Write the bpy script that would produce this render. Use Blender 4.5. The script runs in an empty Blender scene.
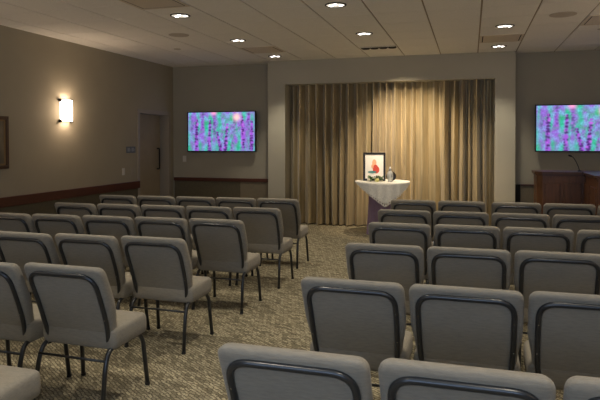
import bpy, bmesh, math, random
from mathutils import Vector, Matrix, noise
random.seed(7)
C = bpy.context.scene
COL = C.collection
PI = math.pi

# ---------------------------------------------------------------- camera
CAM_H = 1.567
F_PX, YAW, PITCH, ROLL, CY = 582.67, 0.2848, -0.0155, -0.0017, 149.66
fwd = Vector((-math.sin(YAW)*math.cos(PITCH), math.cos(YAW)*math.cos(PITCH), math.sin(PITCH)))
rgt = Vector((math.cos(YAW), math.sin(YAW), 0)); upv = rgt.cross(fwd)
R_ = rgt*math.cos(ROLL) + upv*math.sin(ROLL); U_ = upv*math.cos(ROLL) - rgt*math.sin(ROLL)
cd = bpy.data.cameras.new('camera'); cam = bpy.data.objects.new('camera', cd); COL.objects.link(cam)
cd.sensor_width = 36; cd.lens = F_PX*36/600; cd.shift_y = -(200-CY)/600; cd.clip_start = .05
m = Matrix((R_, U_, -fwd)).transposed().to_4x4(); m.translation = (0, 0, CAM_H); cam.matrix_world = m
C.camera = cam
# ---------------------------------------------------------------- exposure and world
C.view_settings.view_transform = 'Standard'; C.view_settings.look = 'None'
C.view_settings.gamma = 1; C.view_settings.exposure = .90; C.view_settings.use_curve_mapping = False
w = bpy.data.worlds.new('world'); C.world = w; w.use_nodes = True
w.node_tree.nodes['Background'].inputs[0].default_value = (.5, .62, .8, 1)
w.node_tree.nodes['Background'].inputs[1].default_value = .3
# area lamp for assumed daylight, set at an assumed unseen window behind the viewer
ld = bpy.data.lights.new('assumed_window_daylight', 'AREA'); ld.shape = 'RECTANGLE'; ld.size = 3.4; ld.size_y = 1.3
ld.energy = 44; ld.color = (.48, .66, 1.0)
lo = bpy.data.objects.new('assumed_window_daylight', ld); COL.objects.link(lo)
lo.location = (-.6, -1.25, 1.75); lo.rotation_euler = (PI/2+.70, 0, 0)   # aims +y, tilted up to lighten the ceiling
DOWN_W, SCONCE_W, SPOT_W = 46, 2.5, 230
WARM = (1.0, .89, .71)

# ---------------------------------------------------------------- materials
def mat(name, col, rough=.7, metal=0., spec=.5, emit=None, estr=0., var=0., vscale=8., bump=0., bscale=40., sheen=0., alpha=None, stretch=(1,1,1), trans=0):
    M = bpy.data.materials.new(name); M.use_nodes = True
    nt = M.node_tree; b = nt.nodes['Principled BSDF']
    b.inputs['Base Color'].default_value = (*col, 1); b.inputs['Roughness'].default_value = rough
    b.inputs['Metallic'].default_value = metal; b.inputs['Specular IOR Level'].default_value = spec
    if sheen: b.inputs['Sheen Weight'].default_value = sheen
    if trans: b.inputs['Transmission Weight'].default_value = trans
    if emit: b.inputs['Emission Color'].default_value = (*emit, 1); b.inputs['Emission Strength'].default_value = estr
    if var or bump:
        tc = nt.nodes.new('ShaderNodeTexCoord'); mp = nt.nodes.new('ShaderNodeMapping')
        mp.inputs['Scale'].default_value = stretch
        nt.links.new(tc.outputs['Object'], mp.inputs[0])
    if var:
        n = nt.nodes.new('ShaderNodeTexNoise'); n.inputs['Scale'].default_value = vscale; n.inputs['Detail'].default_value = 4
        nt.links.new(mp.outputs[0], n.inputs['Vector'])
        mr = nt.nodes.new('ShaderNodeMapRange'); mr.inputs[1].default_value = .3; mr.inputs[2].default_value = .7
        mr.inputs[3].default_value = 1-var; mr.inputs[4].default_value = 1+var
        nt.links.new(n.outputs['Fac'], mr.inputs[0])
        vm = nt.nodes.new('ShaderNodeVectorMath'); vm.operation = 'SCALE'; vm.inputs[0].default_value = col
        nt.links.new(mr.outputs[0], vm.inputs['Scale']); nt.links.new(vm.outputs[0], b.inputs['Base Color'])
    if bump:
        n2 = nt.nodes.new('ShaderNodeTexNoise'); n2.inputs['Scale'].default_value = bscale; n2.inputs['Detail'].default_value = 3
        nt.links.new(mp.outputs[0], n2.inputs['Vector'])
        bp = nt.nodes.new('ShaderNodeBump'); bp.inputs['Strength'].default_value = bump; bp.inputs['Distance'].default_value = .004
        nt.links.new(n2.outputs['Fac'], bp.inputs['Height']); nt.links.new(bp.outputs[0], b.inputs['Normal'])
    return M
M_WALL = mat('wall_paint', (.368, .325, .235), .85, var=.03, vscale=2, bump=.15, bscale=120)
M_WALLB = mat('wall_paint_back', (.362, .336, .262), .85, var=.03, vscale=2, bump=.15, bscale=120)
M_PIER = mat('stage_paint', (.46, .43, .34), .85, var=.02, vscale=2)
M_WAIN = mat('wainscot_fabric', (.115, .098, .06), .9, var=.08, vscale=30, bump=.2, bscale=200)
M_WAINP = mat('wainscot_pale', (.20, .165, .11), .85, var=.05, vscale=20)
M_RAIL = mat('rail_wood', (.085, .024, .013), .38, var=.2, vscale=14, stretch=(1, 1, 8))
M_TILE = mat('ceiling_tile', (.86, .83, .76), .95, var=.04, vscale=60, bump=.3, bscale=300)
M_TEE = mat('ceiling_reveal', (.36, .29, .21), .9)
M_VENT = mat('vent_metal', (.66, .57, .44), .6)
M_DARK = mat('dark_parts_and_shade', (.02, .017, .014), .9)
M_SPK = mat('speaker_grille', (.52, .46, .38), .8, bump=.4, bscale=600)
M_FAB = mat('chair_fabric', (.245, .219, .170), .9, var=.10, vscale=70, bump=.5, bscale=260, sheen=.12, stretch=(.35, 1, 2.2))
M_TUBE = mat('black_tube', (.018, .02, .022), .28, spec=.6)
M_CHROME = mat('steel', (.6, .58, .52), .25, metal=1)
M_GLIDE = mat('rubber_glide', (.015, .015, .015), .7)
M_DOOR = mat('door_paint', (.36, .29, .18), .6, var=.05, vscale=6)
M_FRAME = mat('door_frame_paint', (.36, .315, .25), .6)
M_WHITE = mat('white_plastic', (.62, .6, .54), .5)
M_PLATE = mat('plate_beige', (.36, .31, .24), .6)
M_SIGN = mat('sign_grey', (.10, .12, .13), .5)
M_SIGN2 = mat('sign_light', (.27, .29, .29), .5)
M_BEZEL = mat('bezel', (.006, .006, .008), .35)
M_POD = mat('podium_wood', (.115, .046, .018), .4, var=.25, vscale=9, stretch=(3, 3, .4))
M_PODD = mat('podium_wood_trim', (.075, .027, .013), .35, var=.2, vscale=9)
M_LACE = mat('lace_white', (.66, .66, .62), .9, var=.12, vscale=60, bump=.8, bscale=120)
M_PURP = mat('purple_cloth', (.27, .19, .28), .85, var=.06, vscale=20)
M_WOODT = mat('table_wood', (.09, .05, .028), .5)
M_BLK = mat('picture_frame_black', (.012, .010, .009), .3)
M_PFR = mat('picture_frame_brown', (.06, .028, .015), .35)
M_GOLD = mat('gold_liner', (.28, .19, .09), .45, metal=.3)
M_MAT = mat('print_surface', (.20, .165, .11), .6, var=.3, vscale=5)
M_PAPER = mat('photo_paper', (.85, .83, .80), .5)
M_SKIN = mat('print_skin', (.80, .42, .26), .6)
M_RED = mat('print_red', (.62, .07, .05), .6)
M_TEAL = mat('print_teal', (.08, .25, .26), .6)
M_LEAF = mat('leaf', (.05, .13, .03), .6, var=.3, vscale=40)
M_PETAL = mat('petal_white', (.8, .78, .62), .7)
M_PETY = mat('petal_yellow', (.72, .68, .28), .7)
M_SILV = mat('urn_silver', (.50, .52, .52), .35, metal=.3)
M_LENS = mat('downlight_lens', (.8, .78, .72), .4, emit=(1, .90, .76), estr=.35)
M_BULB = mat('downlight_bulb', (1, .95, .9), .4, emit=(1, .95, .87), estr=4)
M_SGL = mat('sconce_glass', (1, .93, .85), .4, emit=(1, .82, .68), estr=3.6)

# carpet: woven loop pile in short slanted blocks of tan and brown
def carpet():
    M = bpy.data.materials.new('carpet_loop'); M.use_nodes = True; nt = M.node_tree; N = nt.nodes; L = nt.links
    b = N['Principled BSDF']; b.inputs['Roughness'].default_value = .95; b.inputs['Specular IOR Level'].default_value = .15
    tc = N.new('ShaderNodeTexCoord')
    mp = N.new('ShaderNodeMapping'); mp.inputs['Rotation'].default_value = (0, 0, .62); L.new(tc.outputs['Object'], mp.inputs[0])
    br = N.new('ShaderNodeTexBrick'); br.inputs['Scale'].default_value = 8.5; br.inputs['Mortar Size'].default_value = .035
    br.inputs['Brick Width'].default_value = .5; br.inputs['Row Height'].default_value = .19; br.inputs['Bias'].default_value = -.1
    br.inputs['Color1'].default_value = (.40, .355, .24, 1); br.inputs['Color2'].default_value = (.13, .112, .072, 1); br.inputs['Mortar'].default_value = (.10, .082, .053, 1)
    br.inputs['Mortar Smooth'].default_value = .6
    nd = N.new('ShaderNodeTexNoise'); nd.inputs['Scale'].default_value = 30; L.new(tc.outputs['Object'], nd.inputs['Vector'])
    ad = N.new('ShaderNodeVectorMath'); ad.operation = 'MULTIPLY_ADD'; ad.inputs[1].default_value = (.03, .03, 0)
    L.new(nd.outputs['Color'], ad.inputs[0]); L.new(mp.outputs[0], ad.inputs[2]); L.new(ad.outputs[0], br.inputs['Vector'])
    n = N.new('ShaderNodeTexNoise'); n.inputs['Scale'].default_value = 90; n.inputs['Detail'].default_value = 3; L.new(tc.outputs['Object'], n.inputs['Vector'])
    mr = N.new('ShaderNodeMapRange'); mr.inputs[1].default_value = .3; mr.inputs[2].default_value = .7; mr.inputs[3].default_value = .6; mr.inputs[4].default_value = 1.4
    L.new(n.outputs['Fac'], mr.inputs[0])
    vm = N.new('ShaderNodeVectorMath'); vm.operation = 'SCALE'; L.new(br.outputs['Color'], vm.inputs[0]); L.new(mr.outputs[0], vm.inputs['Scale'])
    L.new(vm.outputs[0], b.inputs['Base Color'])
    bp = N.new('ShaderNodeBump'); bp.inputs['Strength'].default_value = .7; bp.inputs['Distance'].default_value = .006
    L.new(vm.outputs[0], bp.inputs['Height']); L.new(bp.outputs[0], b.inputs['Normal'])
    return M
def curtain_mat():
    M = mat('curtain_satin', (.48, .395, .235), .36, metal=.45, sheen=.2, var=.28, vscale=14, stretch=(1.6, 1, .10), spec=.6)
    return M
M_CARPET = carpet(); M_CURT = curtain_mat()

# ---------------------------------------------------------------- mesh helpers
def obj(name, bm, m, parent=None, smooth=False):
    me = bpy.data.meshes.new(name)
    bmesh.ops.recalc_face_normals(bm, faces=bm.faces)
    bm.to_mesh(me); bm.free(); me.materials.append(m)
    if smooth:
        for p in me.polygons: p.use_smooth = True
    o = bpy.data.objects.new(name, me); COL.objects.link(o)
    if parent: o.parent = parent
    return o
def box(bm, x0, x1, y0, y1, z0, z1, bev=0):
    r = bmesh.ops.create_cube(bm, size=1)
    bmesh.ops.scale(bm, vec=(x1-x0, y1-y0, z1-z0), verts=r['verts'])
    bmesh.ops.translate(bm, vec=((x0+x1)/2, (y0+y1)/2, (z0+z1)/2), verts=r['verts'])
    if bev:
        es = list({e for v in r['verts'] for e in v.link_edges})
        bmesh.ops.bevel(bm, geom=es, offset=bev, segments=2, affect='EDGES', profile=.5)
def bx(*a, bev=0):
    bm = bmesh.new(); box(bm, *a, bev=bev); return bm
def tube(bm, pts, r, n=10, caps=True):
    pts = [Vector(p) for p in pts]; rings = []
    rr = r if isinstance(r, (list, tuple)) else [r]*len(pts)
    T0 = (pts[1]-pts[0]).normalized(); ref = Vector((0, 0, 1)) if abs(T0.z) < .9 else Vector((1, 0, 0))
    nrm = T0.cross(ref).normalized()
    for i, p in enumerate(pts):
        if i == 0: t = T0
        elif i == len(pts)-1: t = (pts[i]-pts[i-1]).normalized()
        else: t = ((pts[i+1]-pts[i]).normalized()+(pts[i]-pts[i-1]).normalized()).normalized()
        nrm = (nrm - t*nrm.dot(t)).normalized(); bn = t.cross(nrm)
        rings.append([bm.verts.new(p+(nrm*math.cos(a*2*PI/n)+bn*math.sin(a*2*PI/n))*rr[i]) for a in range(n)])
    for a, b in zip(rings, rings[1:]):
        for i in range(n): bm.faces.new((a[i], a[(i+1) % n], b[(i+1) % n], b[i]))
    if caps: bm.faces.new(rings[0]); bm.faces.new(rings[-1])
def smooth_path(pts, rad=.03, n=5):
    pts = [Vector(p) for p in pts]; out = [pts[0]]
    for i in range(1, len(pts)-1):
        a = pts[i]+(pts[i-1]-pts[i]).normalized()*min(rad, (pts[i-1]-pts[i]).length*.49)
        b = pts[i]+(pts[i+1]-pts[i]).normalized()*min(rad, (pts[i+1]-pts[i]).length*.49)
        for k in range(n+1):
            t = k/n; out.append(a*(1-t)**2+pts[i]*2*t*(1-t)+b*t*t)
    out.append(pts[-1]); return out
def lathe(bm, prof, n=24, c=(0, 0, 0)):
    rings = []
    for r, z in prof:
        rings.append([bm.verts.new((c[0]+r*math.cos(2*PI*k/n), c[1]+r*math.sin(2*PI*k/n), c[2]+z)) for k in range(n)])
    for a, b in zip(rings, rings[1:]):
        for i in range(n): bm.faces.new((a[i], a[(i+1) % n], b[(i+1) % n], b[i]))
    bm.faces.new(rings[0]); bm.faces.new(rings[-1])
def thing(name, label, cat, loc=(0, 0, 0), rotz=0, group=None):
    o = bpy.data.objects.new(name, None); COL.objects.link(o); o.location = loc; o.rotation_euler = (0, 0, rotz)
    o.empty_display_size = .1
    return tag(o, label, cat, group)
def tag(o, label, cat, group=None):
    o['label'] = label; o['category'] = cat
    if group: o['group'] = group
    return o
def struct(name, bm, m, parent=None, label=None):
    o = obj(name, bm, m, parent)
    if parent is None: o['kind'] = 'structure'
    if label: o['label'] = label
    return o
def copy_tree(o, parent=None):
    c = o.copy(); COL.objects.link(c); c.parent = parent
    for ch in list(o.children): copy_tree(ch, c)
    return c

# ---------------------------------------------------------------- room shell
XL, XR, YF, YB, HC = -5.72, 2.77, -1.3, 10.497, 3.04
YS = 10.258                                   # face of the stage surround
BX0, BX1, OX0, OX1, OZ = -3.623, .711, -3.29, .388, 2.604
struct('floor', bx(XL-.3, XR+.1, YF-.1, YB+.4, -.1, 0), M_CARPET)
# ceiling: lay-in tiles with deep reveals running away from the viewer
bm = bmesh.new(); T = .6096; GX0 = .1135; GY0 = 9.21
box(bm, XL-.1, XR+.1, YF-.1, YB+.1, HC+.012, HC+.1)
ceil_back = obj('ceiling', bm, M_TEE); ceil_back['kind'] = 'structure'
bm = bmesh.new()
xs = [GX0+k*T for k in range(-10, 6)]; ys = [GY0+k*T for k in range(-20, 4)]
for x in xs:
    for y in ys:
        a0, a1, b0, b1 = max(x+.010, XL), min(x+T-.010, XR), max(y+.007, YF), min(y+T-.007, YB)
        if a1 > a0 and b1 > b0:
            mid = (b0+b1)/2
            box(bm, a0, a1, b0, b1, HC, HC+.013)
tiles = obj('ceiling_tiles', bm, M_TILE, ceil_back)
# left wall with the door opening
DY0, DY1, DZ = 9.25, 10.30, 2.07
bm = bmesh.new()
box(bm, XL-.1, XL, YF, DY0, 0, HC); box(bm, XL-.1, XL, DY1, YB, 0, HC); box(bm, XL-.1, XL, DY0, DY1, DZ, HC)
struct('wall_left', bm, M_WALL)
struct('wall_right', bx(XR, XR+.1, YF, YB, 0, HC), M_WALL)
bm = bmesh.new()
box(bm, XL-.3, OX0, YB, YB+.1, 0, HC); box(bm, OX1, XR+.1, YB, YB+.1, 0, HC); box(bm, OX0, OX1, YB, YB+.1, OZ, HC)
box(bm, OX0-.1, OX1+.1, YB+.3, YB+.4, 0, HC); box(bm, OX0-.1, OX0, YB+.1, YB+.3, 0, HC); box(bm, OX1, OX1+.1, YB+.1, YB+.3, 0, HC); box(bm, OX0, OX1, YB+.1, YB+.3, OZ, OZ+.1)
struct('wall_back', bm, M_WALLB)
bm = bmesh.new()                              # rear wall with an assumed unseen window opening behind the viewer
box(bm, XL-.1, -2.4, YF-.1, YF, 0, HC); box(bm, 1.2, XR+.1, YF-.1, YF, 0, HC)
box(bm, -2.4, 1.2, YF-.1, YF, 0, 1.05); box(bm, -2.4, 1.2, YF-.1, YF, 2.45, HC)
struct('wall_rear', bm, M_WALL)
bm = bmesh.new()
for x in (-2.4, -1.2, 0, 1.15): box(bm, x, x+.05, YF-.08, YF-.02, 1.05, 2.45)
for z in (1.05, 2.40): box(bm, -2.4, 1.2, YF-.08, YF-.02, z, z+.05)
struct('assumed_window_1', bm, M_FRAME)  # window frame is assumed, out of view, to go with the area lamp
bm = bmesh.new()                              # stage surround: two piers and a header
box(bm, BX0, OX0, YS, YB, 0, HC); box(bm, OX1, BX1, YS, YB, 0, HC); box(bm, OX0, OX1, YS, YB-.0, OZ, HC)
struct('wall_stage', bm, M_PIER)
# wainscot and chair rails
RZ = .852
struct('trim_1', bx(XL, XL+.012, YF, DY0-.075, 0, RZ-.12), M_WAIN)
struct('trim_2', bx(XL, XL+.035, YF, DY0-.03, RZ-.128, RZ, bev=.006), M_RAIL)
struct('trim_3', bx(XL+.03, BX0-.06, YB-.012, YB, .1, .775), M_WAIN)
struct('trim_4', bx(XL+.03, BX0-.01, YB-.04, YB, .775, .84, bev=.006), M_RAIL)
struct('trim_5', bx(BX1+.10, XR, YB-.012, YB, .1, .80), M_WAINP)
struct('trim_6', bx(BX1+.10, XR, YB-.03, YB, .80, .825, bev=.004), M_PODD)
struct('pier_shade_left', bx(BX0-.06, BX0, YB-.008, YB, 0, .775), M_DARK)  # dark strip paints the shadow beside the left pier
struct('pier_shade_right', bx(BX1, BX1+.10, YB-.008, YB, 0, .82), M_DARK)  # likewise, right pier's side shadow put in as a dark strip
struct('baseboard_left', bx(XL, XL+.02, YF, DY0-.075, 0, .1), M_DARK)
struct('baseboard_back', bx(XL, BX0, YB-.02, YB, 0, .1), M_DARK)
struct('baseboard_stage', bx(BX1, XR, YB-.02, YB, 0, .1), M_DARK)
struct('trim_9', bx(-4.27, BX0-.065, YB-.02, YB-.011, .1, .77), M_WAINP)  # paler stretch of wainscot next to the left pier

# door in its deep frame, on the left wall
bm = bmesh.new()
d = .19
box(bm, XL-d-.06, XL+.015, DY0-.07, DY0+.004, 0, DZ+.07, bev=.003); box(bm, XL-d-.06, XL+.015, DY1-.004, DY1+.08, 0, DZ+.07, bev=.003)
box(bm, XL-d-.06, XL+.015, DY0, DY1, DZ-.004, DZ+.07, bev=.003)
struct('trim_10', bm, M_FRAME)
dr = struct('door_1', bx(XL-d-.045, XL-d, DY0, DY1, .01, DZ), M_DOOR)
bm = bmesh.new(); tube(bm, smooth_path([(XL-d, 10.19, 1.02), (XL-d+.055, 10.19, 1.02), (XL-d+.055, 10.19, 1.42), (XL-d, 10.19, 1.42)], .02), .012)
obj('door_handle', bm, M_DARK, dr, True)

# ---------------------------------------------------------------- ceiling fixtures
def downlight(x, y, label, grp='recessed downlights in the tiled ceiling', power=None):
    t = thing('downlight', label, 'ceiling light', (x, y, HC), 0, grp)
    bm = bmesh.new()
    n = 32; R = [(.118, 0), (.118, -.006), (.104, -.010), (.100, -.002)]
    rings = [[bm.verts.new((r*math.cos(2*PI*k/n), r*math.sin(2*PI*k/n), z)) for k in range(n)] for r, z in R]
    for a, b in zip(rings, rings[1:]):
        for i in range(n): bm.faces.new((a[i], a[(i+1) % n], b[(i+1) % n], b[i]))
    obj('trim_ring', bm, M_DARK, t, True)
    bm = bmesh.new(); lathe(bm, [(.101, -.001), (.101, -.004)], 32); obj('lens', bm, M_LENS, t)
    for px, py in ((-.055, .02), (0, -.03), (.055, .02)):
        bm = bmesh.new(); lathe(bm, [(.002, -.012), (.018, -.010), (.024, -.004)], 14, (px, py, 0)); obj('bulb', bm, M_BULB, t, True)
    L = bpy.data.lights.new('downlight_beam', 'SPOT'); L.energy = power or DOWN_W; L.color = WARM; L.spot_size = math.radians(86); L.spot_blend = .7
    L.shadow_soft_size = .09
    o = bpy.data.objects.new('downlight_beam', L); COL.objects.link(o); o.location = (0, 0, -.03); o.parent = t
GX = [-3.28, -1.41, .42]
names = {(0, 0): 'round recessed downlight nearest the upper left, in front of the large square vent',
 (0, 1): 'small round downlight between the left speaker and the far left vent',
 (0, 2): 'tiny round downlight just behind the left vent, above the left pier',
 (1, 0): 'large bright round downlight at the top centre of the ceiling',
 (1, 1): 'small round downlight in front of the black slot, above the curtain middle',
 (2, 1): 'round downlight in front of the right square vent',
 (2, 2): 'round downlight behind the right vent, against the stage header'}
for (i, j), lb in names.items():
    downlight(GX[i] + (.0 if i else 0), [6.2, 7.97, 9.65][j], lb, power=[DOWN_W, DOWN_W, DOWN_W*1.0][j])
for y in (4.45, 2.7, .95, -.8):  # downlights from here on are added out of view for their light
    for x in GX: downlight(x, y, 'added unseen round recessed downlight in the ceiling over the chairs, above the view', 'added unseen downlights overhead above the view')
downlight(GX[2], 6.2, 'added unseen round recessed downlight in the ceiling over the chairs, above the view', 'added unseen downlights overhead above the view')

def vent(x0, y0, label, w=T, yh=T):
    t = thing('ceiling_vent', label, 'air vent', (x0+w/2, y0+yh/2, HC), 0, 'square air vents in the ceiling')
    a, b = w/2-.012, yh/2-.006
    bm = bmesh.new()
    for (p, q, r, s) in ((-a, a, -b, -b+.03), (-a, a, b-.03, b), (-a, -a+.03, -b+.03, b-.03), (a-.03, a, -b+.03, b-.03)): box(bm, p, q, r, s, -.006, .0)
    obj('frame', bm, M_VENT, t)
    obj('gap_shade', bx(-a+.03, a-.03, -b+.03, b-.03, -.002, -.0005), M_DARK, t)  # flat dark sheet stands in for the shaded gap around the plaque
    bm = bmesh.new(); k = .085
    vs = [bm.verts.new(v) for v in ((-a+k, -b+k, -.012), (a-k, -b+k, -.012), (a-k, b-k, -.012), (-a+k, b-k, -.012), (-a+.045, -b+.045, -.004), (a-.045, -b+.045, -.004), (a-.045, b-.045, -.004), (-a+.045, b-.045, -.004))]
    bm.faces.new(vs[:4])
    for i in range(4): bm.faces.new((vs[i], vs[(i+1) % 4], vs[4+(i+1) % 4], vs[4+i]))
    obj('plaque', bm, M_VENT, t)
vent(-3.544, 5.19, 'large square brown air vent at the top left edge of the ceiling')
vent(-3.544, 8.62, 'square air vent above the left pier, near the far downlight')
vent(.1135, 8.62, 'square air vent between the two right downlights')
vent(1.333, 7.60, 'grey square air vent at the right edge of the ceiling')
# black slot with a scalloped baffle, over the curtain
t = thing('slot_light', 'black slot fixture with scalloped baffle in the ceiling before the curtain', 'ceiling light', (-1.405, 9.21, HC))
obj('slot', bx(-.28, .28, -.10, .08, -.004, -.0005), M_DARK, t)
for k in range(4):
    bm = bmesh.new(); lathe(bm, [(.062, -.002), (.058, -.012)], 20, (-.21+.14*k, 0.075, 0)); obj('baffle', bm, M_DARK, t)
obj('cover', bx(-.28, .28, -.10, -.085, -.012, -.003), M_TILE, t)
# its lamp washes the curtain behind the table
L = bpy.data.lights.new('slot_light_beam', 'SPOT'); L.energy = SPOT_W; L.color = (1, .80, .56); L.spot_size = math.radians(84); L.spot_blend = 1; L.shadow_soft_size = .06
o = bpy.data.objects.new('slot_light_beam', L); COL.objects.link(o); o.parent = t; o.location = (.1, 0.0, -.05)
dv = Vector((.25, .95, -1.55)); o.rotation_euler = dv.to_track_quat('-Z', 'Y').to_euler()

def disc(name, label, cat, x, y, r, m, grp=None, th=.008):
    bm = bmesh.new(); lathe(bm, [(r, 0), (r, -th*.6), (r*.9, -th), (r*.2, -th*1.1)], 32, (0, 0, 0))
    o = obj(name, bm, m); o.location = (x, y, HC); return tag(o, label, cat, grp)
disc('ceiling_speaker', 'round flush ceiling speaker behind the first left downlight', 'speaker', -3.90, 7.33, .14, M_SPK, 'round ceiling speakers')
disc('ceiling_speaker', 'round flush ceiling speaker at the upper right of the ceiling', 'speaker', 1.035, 7.44, .15, M_SPK, 'round ceiling speakers')
disc('sprinkler_head', 'tiny round sprinkler cap above the left screen, beyond the ceiling speaker', 'sprinkler', -4.52, 8.44, .055, M_SPK)
disc('sprinkler_head', 'tiny round sprinkler cap at the right edge beyond the grey vent', 'sprinkler', 1.66, 8.55, .05, M_SPK)

# ---------------------------------------------------------------- wall fixtures
def sconce(x, y, rz, label):
    t = thing('wall_sconce', label, 'wall lamp', (x, y, 2.01), rz)
    obj('back_plate', bx(0, .02, -.10, .10, -.15, .15), M_CHROME, t)
    bm = bmesh.new(); n = 12
    for (z0, z1) in ((-.155, .155),):
        A = [bm.verts.new((.018+.085*math.sin(PI*k/n), -.115*math.cos(PI*k/n), z0)) for k in range(n+1)]
        B = [bm.verts.new((v.co.x, v.co.y, z1)) for v in A]
        for i in range(n): bm.faces.new((A[i], A[i+1], B[i+1], B[i]))
    obj('glass_shade', bm, M_SGL, t, True)
    for y in (-.122, .122):
        for z in (-.15, .15):
            obj('clip', bx(0, .05, y-.008, y+.008, z-.02, z+.02), M_DARK, t)
    for z, dz in ((.10, 1), (-.10, -1)):
        L = bpy.data.lights.new('sconce_glow', 'SPOT'); L.energy = SCONCE_W; L.color = (1, .76, .56); L.spot_size = math.radians(150); L.spot_blend = .8; L.shadow_soft_size = .02
        o = bpy.data.objects.new('sconce_glow', L); COL.objects.link(o); o.parent = t; o.location = (.05, 0, z); o.rotation_euler = (0 if dz < 0 else PI, 0, 0)
    L = bpy.data.lights.new('sconce_lamp', 'POINT'); L.energy = SCONCE_W*1.6; L.color = (1, .74, .52); L.shadow_soft_size = .08
    o = bpy.data.objects.new('sconce_lamp', L); COL.objects.link(o); o.parent = t; o.location = (.2, 0, 0)
sconce(XL, 7.24, 0, 'lit white glass wall sconce on the left wall, between the picture and the door')
sconce(XL, 4.0, 0, 'added unseen lit wall sconce on the left wall, left of the framed picture, nearest it')  # sconces from here on are added out of view to brighten ceiling and walls
sconce(XL, .75, 0, 'added unseen lit wall sconce on the left wall, level with the rearmost chairs')
sconce(XR, 7.24, PI, 'added unseen lit wall sconce on the right wall, nearest the podium')
sconce(XR, 4.0, PI, 'added unseen lit wall sconce in the middle of the right wall')
sconce(XR, .75, PI, 'added unseen lit wall sconce on the right wall, level with the rearmost chairs')

t = thing('picture_frame', 'dark wood framed picture at the left edge of the left wall', 'picture', (XL, 5.70, 1.55))
bm = bmesh.new(); a, h = .43, .335
for p in ((-a, a, h-.045, h), (-a, a, -h, -h+.045), (-a, -a+.045, -h+.045, h-.045), (a-.045, a, -h+.045, h-.045)): box(bm, 0, .035, p[0], p[1], p[2], p[3], bev=.004)
obj('frame', bm, M_PFR, t)
bm = bmesh.new(); a2, h2 = a-.045, h-.045
for p in ((-a2, a2, h2-.02, h2), (-a2, a2, -h2, -h2+.02), (-a2, -a2+.02, -h2+.02, h2-.02), (a2-.02, a2, -h2+.02, h2-.02)): box(bm, 0, .022, *p)
obj('liner', bm, M_GOLD, t); obj('print', bx(0, .012, -a2+.02, a2-.02, -h2+.02, h2-.02), M_MAT, t)

t = thing('room_sign', 'small grey room sign plate beside the door frame', 'sign', (XL, 8.97, 1.412))
obj('plate', bx(0, .008, -.14, .14, -.055, .055), M_SIGN, t)
for y in (-.075, .05): 
    bm = bmesh.new(); box(bm, .008, .010, y-.035, y+.035, -.03, .035); box(bm, .008, .010, y+.05, y+.06, -.03, .02); obj('symbol', bm, M_SIGN2, t)
def switch(loc, rot, label, m, wd=.075, grp=None):
    t = thing('light_switch', label, 'light switch', loc, rot, grp)
    obj('switch_plate', bx(-wd/2, wd/2, -.007, 0, -.06, .06, bev=.002), m, t)
    obj('toggle', bx(-.014, .014, -.013, -.006, -.03, .03), m, t)
switch((XL, 8.74, 1.04), PI/2, 'white light switch plate on the left wall below the sign', M_WHITE)
switch((XL, 9.0, 1.03), PI/2, 'beige switch plate on the left wall, next to the door frame', M_PLATE)
switch((-5.47, YB, 1.21), 0, 'pale light switch on the back wall, left below the left screen', M_WHITE)

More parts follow.
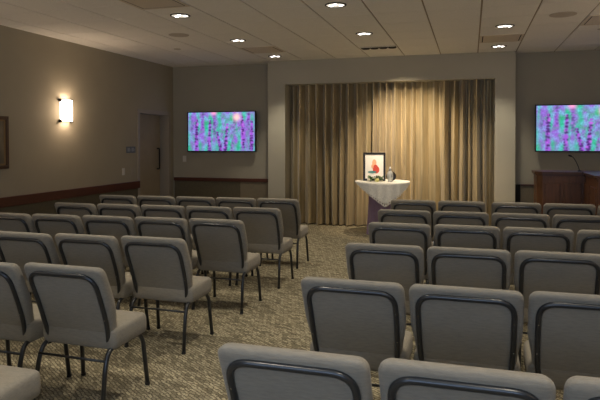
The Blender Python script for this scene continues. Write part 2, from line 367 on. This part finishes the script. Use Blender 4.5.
# ---------------------------------------------------------------- screens showing lavender
def screen_mesh(wd, ht):
    NX, NY = 176, 99
    spikes = []                                # x, base v, top v, lean, strength
    for fx, v0, v1, ln, st in ((.12, .0, .86, .02, 1.), (.32, .0, .78, .02, .9), (.50, .0, .52, -.12, 1.), (.56, .0, .72, .05, 1.), (.83, .1, .92, -.02, 1.), (.95, .05, .8, .01, 1.), (.40, .45, .97, .0, .5), (.22, .55, 1., .02, .4), (.70, .5, .98, .02, .45), (.66, .0, .3, .05, .5), (.05, .5, .95, 0, .35), (.90, .55, 1, .02, .5)):
        spikes.append((fx, v0, v1, ln, st))
    rnd = random.Random(3); dots = []
    for fx, v0, v1, ln, st in spikes:
        v = v0
        while v < v1:
            wdh = .026*(1-.45*(v-v0)/(v1-v0))
            for s in (-1, 0, 1):
                dots.append((fx+ln*(v-v0)+s*wdh*rnd.uniform(.4, .8), v+rnd.uniform(-.01, .01), rnd.uniform(.009, .015), rnd.uniform(.016, .026), st, rnd.random()))
            v += rnd.uniform(.045, .075)
    def px(u, v):
        n1 = noise.noise(Vector((u*3, v*2.0, 1))); n2 = noise.noise(Vector((u*16, v*3.5, 5))); n3 = noise.noise(Vector((u*14, v*9, 9)))
        n4 = noise.noise(Vector((u*60, v*28, 3)))
        g = max(0, min(1, .56+1.1*n1+1.3*n2-.95*(v-.38)))       # green against violet
        c = Vector((.27, .12, .60))*(1-g)+Vector((.02, .46, .28))*g
        k = max(0, min(1, (n3+.05)*2.4)); c = c*(1-.4*k)+Vector((.20, .55, .85))*(.4*k)
        k = max(0, min(1, (-n3-.12)*3)); c = c*(1-.5*k)+Vector((.03, .33, .14))*(.5*k)
        c = c*(.85+.35*n4)
        for fx, v0, v1, ln, st in spikes:
            if v < v1:
                cx_ = fx+ln*(v-v0); wv = .030*(1-.5*max(0, v-v0)/(v1-v0)); a = math.exp(-((u-cx_)/wv)**2)*.75*st*min(1, (v1-v)*8)
                c = c*(1-a)+Vector((.24, .05, .50))*a
        for (dx, dy, rx, ry, st, q) in dots:
            ax = (u-dx)/rx; 
            if -1.6 < ax < 1.6:
                ay = (v-dy)/ry; r = ax*ax+ay*ay
                if r < 3.2:
                    a = math.exp(-r*.8)*st
                    dc = Vector((.045, .002, .11)) if q < .6 else (Vector((.30, .06, .56)) if q < .9 else Vector((.42, .10, .62)))
                    c = c*(1-a)+dc*a
        for hx, hy, hr, hc in ((.735, .87, .05, Vector((1, .55, .5))), (.39, 1.0, .04, Vector((.9, .35, .55)))):
            a = math.exp(-(((u-hx)/hr)**2+((v-hy)/(hr*1.8))**2)); c = c*(1-a)+hc*a
        return [max(0, x) for x in c]
    vs = [((i/NX-.5)*wd, 0, (j/NY-.5)*ht) for j in range(NY+1) for i in range(NX+1)]
    fs = [(j*(NX+1)+i, j*(NX+1)+i+1, (j+1)*(NX+1)+i+1, (j+1)*(NX+1)+i) for j in range(NY) for i in range(NX)]
    me = bpy.data.meshes.new('screen'); me.from_pydata(vs, [], fs)
    at = me.color_attributes.new('picture', 'FLOAT_COLOR', 'POINT')
    for j in range(NY+1):
        for i in range(NX+1): at.data[j*(NX+1)+i].color = (*px(i/NX, j/NY), 1)
    M = bpy.data.materials.new('screen_picture'); M.use_nodes = True; nt = M.node_tree; b = nt.nodes['Principled BSDF']
    a = nt.nodes.new('ShaderNodeAttribute'); a.attribute_name = 'picture'
    b.inputs['Base Color'].default_value = (.01, .01, .01, 1); b.inputs['Roughness'].default_value = .4
    nt.links.new(a.outputs['Color'], b.inputs['Emission Color']); b.inputs['Emission Strength'].default_value = .74
    me.materials.append(M); return me
def tv(x, y, z, label, me):
    t = thing('wall_screen', label, 'television', (x, y, z), 0, 'wall screens showing lavender')
    hw, hh, b = .714, .39, .018
    bm = bmesh.new()
    for p in ((-hw, hw, hh-b, hh), (-hw, hw, -hh, -hh+b), (-hw, -hw+b, -hh+b, hh-b), (hw-b, hw, -hh+b, hh-b)): box(bm, p[0], p[1], -.03, .03, p[2], p[3], bev=.003)
    box(bm, -hw+b, hw-b, -.015, .028, -hh+b, hh-b)
    obj('bezel', bm, M_BEZEL, t)
    s = bpy.data.objects.new('screen', me); COL.objects.link(s); s.parent = t; s.location = (0, -.020, 0)
    obj('wall_bracket', bx(-.25, .25, .028, YB-y, -.2, .2), M_BEZEL, t)
    obj('maker_badge', bx(-.03, .03, -.032, -.029, -hh+.004, -hh+.012), M_SIGN2, t)
me = screen_mesh(1.392, .744)
tv(-4.628, YB-.10, 1.745, 'flat wall screen with purple lavender picture, left of the curtain', me)
tv(1.742, YB-.10, 1.765, 'flat wall screen with purple lavender picture, right above the podium', me)

# ---------------------------------------------------------------- curtain
bm = bmesh.new(); NXc = 620; NZ = 14; cy = 10.385
rnd = random.Random(11)
centres = []; x = OX0
while x < OX1:
    centres.append(x); x += rnd.uniform(.09, .21)
centres.append(OX1+.05)
amps = [rnd.uniform(.30, 1.0) for _ in centres]
def fold(x):
    for k in range(len(centres)-1):
        if centres[k] <= x < centres[k+1]:
            u = (x-centres[k])/(centres[k+1]-centres[k]); return amps[k]*(math.sin(PI*u)**.75-.14*math.sin(2*PI*u)**2)
    return 0
grid = []
for j in range(NZ+1):
    zf = j/NZ; z = .02+zf*(OZ+.02-.02); row = []
    for i in range(NXc+1):
        x = OX0+(OX1-OX0)*i/NXc
        xx = x+.02*(1-zf)*math.sin(x*9+zf*2)*min(1, (x-OX0)*6, (OX1-x)*6)
        f = fold(x)
        f2 = fold(min(OX1, max(OX0, x+.015*math.sin(zf*4+x*3))))
        y = cy+.24-.31*(.7*f+.3*f2)*(1-.12*zf)+.012*math.sin(x*6+zf*3)
        row.append(bm.verts.new((xx, min(y, YB+.28), z)))
    grid.append(row)
for j in range(NZ):
    for i in range(NXc): bm.faces.new((grid[j][i], grid[j][i+1], grid[j+1][i+1], grid[j+1][i]))
tag(obj('stage_curtain', bm, M_CURT, smooth=True), 'floor-length gold bronze pleated curtain filling the stage opening', 'curtain')
bm = bmesh.new(); tube(bm, [(OX0+.01, YB-.06, OZ-.03), (OX1-.01, YB-.06, OZ-.03)], .0)if False else box(bm, OX0, OX1, YB+.25, YB+.29, OZ-.035, OZ)
struct('trim_11', bm, M_DARK)

# ---------------------------------------------------------------- memorial table
TX, TY, TZ, TR = -1.415, 9.72, .885, .445
t = thing('pedestal_table', 'round wooden pedestal table under the lace cloth, in front of the curtain', 'table', (TX, TY, 0))
bm = bmesh.new(); lathe(bm, [(.20, TZ-.125), (TR-.05, TZ-.05), (TR-.01, TZ-.035), (TR, TZ-.028), (TR, TZ-.012), (TR-.006, TZ-.006)], 48); obj('tabletop', bm, M_WOODT, t)
bm = bmesh.new(); lathe(bm, [(.035, .03), (.035, TZ-.035)], 16); obj('column', bm, M_WOODT, t, True)
bm = bmesh.new(); lathe(bm, [(.19, 0), (.19, .015), (.04, .04)], 32); obj('base', bm, M_WOODT, t)
bm = bmesh.new(); n = 120; lev = [(TZ-.13, .195), (TZ-.16, .215), (.6, .222), (.3, .235), (.005, .255)]
rings = []
for z, r in lev:
    kf = 1-(z/TZ)
    rings.append([bm.verts.new(((r+.008*(.3+kf)*math.sin(a*13)+.004*math.sin(a*29))*math.cos(a), (r+.008*(.3+kf)*math.sin(a*13))*math.sin(a), z)) for a in [2*PI*k/n for k in range(n)]])
for a, b in zip(rings, rings[1:]):
    for i in range(n): bm.faces.new((a[i], a[(i+1) % n], b[(i+1) % n], b[i]))
o = obj('table_skirt', bm, M_PURP, smooth=True); o.location = (TX, TY, 0)
tag(o, 'long purple cloth skirt gathered around the table pedestal down to the floor', 'tablecloth')
# lace overlay, a square laid cornerwise
bm = bmesh.new(); NT, NR = 168, 26; g = []
for i in range(NT):
    th = 2*PI*i/NT; sn = abs(math.sin(th)); cs = math.cos(th)          # th = 0 points at the hanging corner
    ov = .40*(1-sn)**.9 if cs > 0 else .012
    ov = max(ov, .012)+.008*abs(math.sin(th*21))
    ang = -PI/2+th+.24; row = []
    for k in range(NR+1):
        if k <= 8: rr, z = TR*k/8, TZ+.002
        else:
            o_ = ov*(k-8)/(NR-8); rr = TR+.006+min(o_, .02)*.4+o_*.07*math.sin(th*9)**2+.05*o_; z = TZ+.002-max(0, o_-.006)*.97
        row.append(bm.verts.new((rr*math.cos(ang), rr*math.sin(ang), z)) if k else None)
    g.append(row)
c0 = bm.verts.new((0, 0, TZ+.002))
for i in range(NT):
    a, b = g[i], g[(i+1) % NT]
    bm.faces.new((c0, a[1], b[1]))
    for k in range(1, NR):
        if k == NR-2 and i % 2: continue                               # pierced border
        bm.faces.new((a[k], a[k+1], b[k+1], b[k]))
o = obj('lace_tablecloth', bm, M_LACE, smooth=True); o.location = (TX, TY, 0)
sm = o.modifiers.new('thickness', 'SOLIDIFY'); sm.thickness = .003; sm.offset = 1
tag(o, 'white lace tablecloth laid cornerwise, its point hanging toward the chairs', 'tablecloth')
ZT = TZ+.006
# portrait
t = thing('portrait_frame', 'black framed portrait photograph standing on the lace-covered table', 'picture', (-1.545, TY-.02, ZT), math.radians(9))
piv = bpy.data.objects.new  # (frame leans back a little)
def lean(bm, deg=8):
    bmesh.ops.rotate(bm, verts=bm.verts, cent=(0, 0, 0), matrix=Matrix.Rotation(math.radians(-deg), 3, 'X')); 
    bmesh.ops.translate(bm, verts=bm.verts, vec=(0, 0, .003)); return bm
W2, H2, B2 = .185, .475, .034
bm = bmesh.new()
for p in ((-W2, W2, H2-B2, H2), (-W2, W2, 0, B2), (-W2, -W2+B2, B2, H2-B2), (W2-B2, W2, B2, H2-B2)): box(bm, p[0], p[1], -.012, .012, p[2], p[3], bev=.002)
obj('frame', lean(bm), M_BLK, t)
pr = obj('photo', lean(bx(-W2+B2, W2-B2, -.004, .004, B2, H2-B2)), M_PAPER, t)
def blob(bm, cx, cz, rx, rz, y=-.005, n=20):
    vs = [bm.verts.new((cx+rx*math.cos(2*PI*k/n), y, cz+rz*math.sin(2*PI*k/n))) for k in range(n)]
    bm.faces.new(vs)
bm = bmesh.new(); blob(bm, .0, .30, .036, .058); blob(bm, -.025, .24, .024, .04, -.0052); obj('pictured_head', lean(bm), M_SKIN, pr)
bm = bmesh.new(); blob(bm, .03, .185, .055, .062, -.0055); blob(bm, .02, .235, .035, .035, -.0056); obj('pictured_shirt', lean(bm), M_RED, pr)
bm = bmesh.new(); blob(bm, -.035, .145, .075, .02, -.006); obj('pictured_band', lean(bm), M_TEAL, pr)
bm = bmesh.new(); box(bm, -.03, .03, .0, .004, .02, .33); bmesh.ops.rotate(bm, verts=bm.verts, cent=(0, 0, 0), matrix=Matrix.Rotation(math.radians(12), 3, 'X')); bmesh.ops.translate(bm, verts=bm.verts, vec=(0, .125, -.01)); obj('easel_stand', bm, M_BLK, t)
# urn
bm = bmesh.new(); lathe(bm, [(.032, 0), (.036, .008), (.032, .018), (.046, .05), (.052, .09), (.049, .13), (.036, .165), (.019, .185), (.023, .193), (.023, .203), (.014, .225), (.004, .25)], 28)
o = obj('urn', bm, M_SILV, smooth=True); o.location = (-1.265, TY-.14, ZT); tag(o, 'small silver urn with a domed lid, right of the framed portrait', 'urn')
bm = bmesh.new(); lathe(bm, [(.03, -.008), (.075, -.006), (.082, .0), (.075, .004), (.03, 0.002)], 28)
bmesh.ops.rotate(bm, verts=bm.verts, cent=(0, 0, 0), matrix=Matrix.Rotation(math.radians(80), 3, 'X')); bmesh.ops.translate(bm, verts=bm.verts, vec=(0, 0, .083))
o = obj('round_plaque', bm, M_BLK, smooth=True); o.location = (-1.262, TY-.03, ZT+.0); tag(o, 'dark round plaque standing behind the silver urn', 'plaque')
# greenery with blossoms at the foot of the portrait
t = thing('flower_spray', 'low spray of green leaves with pale blossoms before the portrait', 'flowers', (-1.44, TY-.18, ZT))
bm = bmesh.new(); rnd = random.Random(5)
for k in range(130):
    a = rnd.uniform(0, 2*PI); px, py = rnd.uniform(-.17, .06), rnd.uniform(-.05, .05); h = rnd.uniform(.0, .07); L_ = rnd.uniform(.04, .07); wv = .017
    c0 = Vector((px, py, h)); dr_ = Vector((math.cos(a), math.sin(a)*.6, rnd.uniform(.1, .9))).normalized(); sd = dr_.cross(Vector((0, 0, 1))).normalized()*wv
    vs = [bm.verts.new(v) for v in (c0, c0+dr_*L_*.5+sd, c0+dr_*L_, c0+dr_*L_*.5-sd)]; bm.faces.new(vs)
obj('foliage', bm, M_LEAF, t)
def blossom(x, y, z, r, m):
    bm = bmesh.new()
    for q in range(9):
        a = q*2*PI/9; c0 = Vector((x, y, z)); d1 = Vector((math.cos(a), -.35, math.sin(a)*.8)); s1 = Vector((-math.sin(a), 0, math.cos(a)))*r*.35
        vs = [bm.verts.new(v) for v in (c0, c0+d1*r*.7+s1, c0+d1*r, c0+d1*r*.7-s1)]; bm.faces.new(vs)
    bmesh.ops.create_icosphere(bm, subdivisions=2, radius=r*.55, matrix=Matrix.Translation((x, y, z)))
    obj('blossom', bm, m, t, True)
blossom(-.16, -.07, .035, .030, M_PETAL); blossom(-.02, -.09, .035, .042, M_PETY); blossom(-.13, .0, .02, .02, M_PETAL); blossom(.06, -.06, .015, .014, M_PETAL)

# ---------------------------------------------------------------- podium
t = thing('podium', 'dark red wood podium with a forward wing, below the right screen', 'podium', (0, 0, 0))
PZ = 1.09
def panelled(bm, x0, x1, y, z0, z1, n):       # raised panels on a face looking to -y
    w_ = (x1-x0)/n
    for k in range(n): box(bm, x0+k*w_+.03, x0+(k+1)*w_-.03, y-.012, y+.01, z0, z1, bev=.006)
def cut_corner(bm, pts, z0, z1):
    A = [bm.verts.new((x, y, z0)) for x, y in pts]; B = [bm.verts.new((x, y, z1)) for x, y in pts]
    bm.faces.new(A); bm.faces.new(B)
    for i in range(len(pts)): j = (i+1) % len(pts); bm.faces.new((A[i], A[j], B[j], B[i]))
bm = bmesh.new(); cut_corner(bm, [(.955, 9.42), (1.03, 9.32), (1.60, 9.32), (1.60, 9.80), (.955, 9.80)], .1, PZ-.03); obj('body', bm, M_POD, t)
bm = bmesh.new(); cut_corner(bm, [(.925, 9.40), (1.02, 9.28), (1.60, 9.28), (1.60, 9.83), (.925, 9.83)], PZ-.03, PZ+.01); cut_corner(bm, [(.94, 9.41), (1.025, 9.30), (1.60, 9.30), (1.60, 9.81), (.94, 9.81)], PZ-.05, PZ-.03); obj('top', bm, M_PODD, t)
bm = bmesh.new(); cut_corner(bm, [(.945, 9.41), (1.025, 9.30), (1.60, 9.30), (1.60, 9.81), (.945, 9.81)], 0, .1); obj('plinth', bm, M_PODD, t)
for x0, x1 in ((1.06, 1.27), (1.32, 1.56)): obj('panel', bx(x0, x1, 9.305, 9.33, .18, .93, bev=.008), M_POD, t)
bm = bmesh.new(); box(bm, 1.60, 2.2, 8.42, 9.80, .1, PZ-.03); obj('wing', bm, M_POD, t)
bm = bmesh.new(); box(bm, 1.57, 2.23, 8.39, 9.83, PZ-.03, PZ+.01, bev=.006); obj('wing_top', bm, M_PODD, t)
bm = bmesh.new(); box(bm, 1.59, 2.21, 8.41, 9.81, 0, .1); obj('wing_plinth', bm, M_PODD, t)
for y0 in (8.50, 8.95): obj('panel', bx(1.587, 1.61, y0, y0+.36, .18, .93, bev=.008), M_POD, t)
t = thing('gooseneck_microphone', 'thin black gooseneck microphone bending left over the podium top', 'microphone', (1.56, 9.50, PZ+.01))
bm = bmesh.new(); lathe(bm, [(.03, 0), (.03, .01), (.012, .02)], 16); obj('base', bm, M_BEZEL, t)
bm = bmesh.new(); tube(bm, smooth_path([(0, 0, .015), (-.03, 0, .11), (-.085, -.01, .21), (-.115, -.01, .225)], .05), .006, 8); obj('neck', bm, M_BEZEL, t, True)
bm = bmesh.new(); tube(bm, [(-.108, -.01, .222), (-.116, -.01, .227), (-.150, -.012, .240), (-.158, -.012, .242)], [.008, .014, .014, .008], 10); obj('capsule', bm, M_BEZEL, t, True)

# ---------------------------------------------------------------- chairs
def back_y(z):                                # rear face of the backrest: leaning, with a gentle lumbar curve
    t_ = (.82-z)/.44
    return -.022+.167*t_+.012*math.sin(PI*t_)
def rrect(hw_t, hw_b, z0, z1, rt, rb, ins, n=6):
    pts = []
    def W(z):
        u = (z-z0)/(z1-z0); s = max(0, min(1, (u-.15)/.40)); s = s*s*(3-2*s); return hw_b+(hw_t-hw_b)*s-ins
    z0i, z1i = z0+ins, z1-ins; rt_, rb_ = max(rt-ins, .008), max(rb-ins, .008)
    for (sx, zc, r, a0) in ((1, z0i+rb_, rb_, -PI/2), (1, z1i-rt_, rt_, 0), (-1, z1i-rt_, rt_, PI/2), (-1, z0i+rb_, rb_, PI)):
        if sx == 1 and a0 == 0:
            for k in range(1, 8): z = (z0i+rb_)+((z1i-rt_)-(z0i+rb_))*k/8; pts.append((W(z), z))
        if sx == -1 and a0 == PI:
            for k in range(1, 8): z = (z1i-rt_)+((z0i+rb_)-(z1i-rt_))*k/8; pts.append((-W(z), z))
        for k in range(n+1):
            a = a0+PI/2*k/n; z = zc+r*math.sin(a); pts.append((sx*(W(zc)-r)+r*math.cos(a), z))
    return pts
def pillow(rings, cap_scale=(.8, .5)):
    bm = bmesh.new(); R = [[bm.verts.new(p) for p in ring] for ring in rings]
    for a, b in zip(R, R[1:]):
        n = len(a)
        for i in range(n): bm.faces.new((a[i], a[(i+1) % n], b[(i+1) % n], b[i]))
    bm.faces.new(R[0]); bm.faces.new(R[-1]); return bm
def backrest_bm():
    th = .085; prof = [(.006, .035), (.0, .022), (.004, .010), (.018, .0), (.045, 0), (.067, .004), (.080, .014), (.085, .03), (.095, .06)]
    prof = [(.0, .055), (.001, .028), (.007, .010), (.022, .0), (.048, 0), (.068, .006), (.080, .018), (.088, .04), (.094, .08)]
    rings = []
    for d, ins in prof:
        rings.append([(x, back_y(z)+d, z) for x, z in rrect(.269, .243, .385, .855, .045, .035, ins)])
    return pillow(rings)
def seat_bm():
    def ring(z, ins):
        out = []; y0, y1, hw, r = .125+ins, .485-ins, .261-ins, max(.045-ins, .01)
        for (cx, cy_, a0) in ((hw-r, y0+.03, -PI/2), (hw-r, y1-r, 0), (-(hw-r), y1-r, PI/2), (-(hw-r), y0+.03, PI)):
            rr = .03 if cy_ < .3 else r
            for k in range(7):
                a = a0+PI/2*k/6; yy = cy_+rr*math.sin(a)
                out.append((cx+r*math.cos(a), yy, z-.010*max(0, (.30-yy))/.2-.025*max(0, (yy-.43))))
        return out
    prof = [(.357, .03), (.356, .006), (.364, .0), (.40, -.003), (.446, -.001), (.462, .004), (.471, .014), (.476, .04), (.479, .10)]
    return pillow([ring(z, i) for z, i in prof])
def make_chair():
    t = thing('stacking_chair', '', 'chair')
    obj('seat', seat_bm(), M_FAB, t, True)
    obj('backrest', backrest_bm(), M_FAB, t, True)
    # bent tube following the backrest outline
    xo, zt = .215, .803
    P = []
    ctrl = [(-xo+.02, .365), (-xo, .40), (-xo-.010, .50), (-xo-.012, zt), (xo+.012, zt), (xo+.010, .50), (xo, .40), (xo-.02, .365)]
    path = smooth_path([(x, 0, z) for x, z in ctrl], .085, 8)
    dens = []
    for a, b in zip(path, path[1:]):
        k = max(1, int((b-a).length/.04)); dens += [a.lerp(b, i/k) for i in range(k)]
    dens.append(path[-1])
    bm = bmesh.new(); tube(bm, [(p.x, back_y(p.z)-.006+(.05 if p.z < .372 else 0), p.z) for p in dens], .0140, 10)
    bf = obj('back_frame', bm, M_TUBE, t, True)
    for sx in (-1, 1):
        for z in (.53, .69):
            bm = bmesh.new(); bmesh.ops.create_uvsphere(bm, u_segments=8, v_segments=5, radius=.0045, matrix=Matrix.Translation((sx*(xo+.011), back_y(z)-.0175, z))); obj('screw', bm, M_CHROME, bf, True)
    for sx in (-1, 1):                        # rear leg bent out of the side rail
        bm = bmesh.new(); tube(bm, smooth_path([(sx*.228, .30, .350), (sx*.230, .115, .352), (sx*.234, .075, .27), (sx*.244, .030, .012)], .05, 6), .0140, 10)
        lg = obj('leg', bm, M_TUBE, t, True)
        bm = bmesh.new(); lathe(bm, [(.014, 0), (.016, .005), (.014, .022)], 10, (sx*.244, .029, 0)); obj('glide', bm, M_GLIDE, lg)
        bm = bmesh.new(); tube(bm, smooth_path([(sx*.228, .28, .350), (sx*.230, .415, .352), (sx*.236, .455, .30), (sx*.246, .488, .012)], .03, 5), .0140, 10)
        lg = obj('leg', bm, M_TUBE, t, True)
        bm = bmesh.new(); lathe(bm, [(.014, 0), (.016, .005), (.014, .022)], 10, (sx*.246, .489, 0)); obj('glide', bm, M_GLIDE, lg)
    bm = bmesh.new(); tube(bm, [(-.234, .078, .295), (.234, .078, .295)], .0075, 8); obj('stretcher', bm, M_TUBE, t, True)
    bm = bmesh.new(); tube(bm, [(-.228, .15, .352), (.228, .15, .352)], .009, 8); obj('seat_frame', bm, M_TUBE, t, True)
    bm = bmesh.new(); tube(bm, [(-.229, .41, .352), (.229, .41, .352)], .009, 8); obj('seat_frame', bm, M_TUBE, t, True)
    return t
proto = make_chair(); used = [False]
def place(x, y, rz, label, grp):
    o = copy_tree(proto) if used[0] else proto; used[0] = True
    o.location = (x, y, 0); o.rotation_euler = (0, 0, rz); o['label'] = label; o['group'] = grp
    return o
ROWN = ['front', 'second', 'third', 'fourth', 'fifth', 'rearmost']
ORD = ['at the aisle', 'second from the aisle', 'third from the aisle', 'fourth from the aisle', 'fifth from the aisle']
right_rows = [(7.15, -.685, .560, 5), (6.10, -.680, .562, 4), (5.13, -.615, .560, 4), (4.07, -.597, .560, 3), (3.00, -.610, .562, 3), (1.96, -.610, .566, 3)]
for r, (y, x0, dx, n) in enumerate(right_rows):
    for k in range(n):
        place(x0+.024+k*dx+(.045 if r == 0 and k > 1 else 0), y-.08+.008*k+random.uniform(-.008, .008), random.uniform(-.012, .012)-.01, 'taupe padded chair in the %s row of the right block, %s' % (ROWN[r], ORD[k]), 'padded chairs of the right block')
left_rows = [(6.88, -2.315, .545, 5), (5.90, -2.225, .545, 5), (4.94, -2.262, .548, 5), (3.90, -2.30, .555, 3), (2.90, -2.285, .56, 2), (1.93, -2.27, .56, 1)]
for r, (y, x0, dx, n) in enumerate(left_rows):
    for k in range(n):
        place(x0+.035-k*dx, y-.08-.035*k+random.uniform(-.006, .006), random.uniform(-.012, .012)-.02, 'taupe padded chair in the %s row of the left block, %s' % (ROWN[r], ORD[k]), 'padded chairs of the left block')
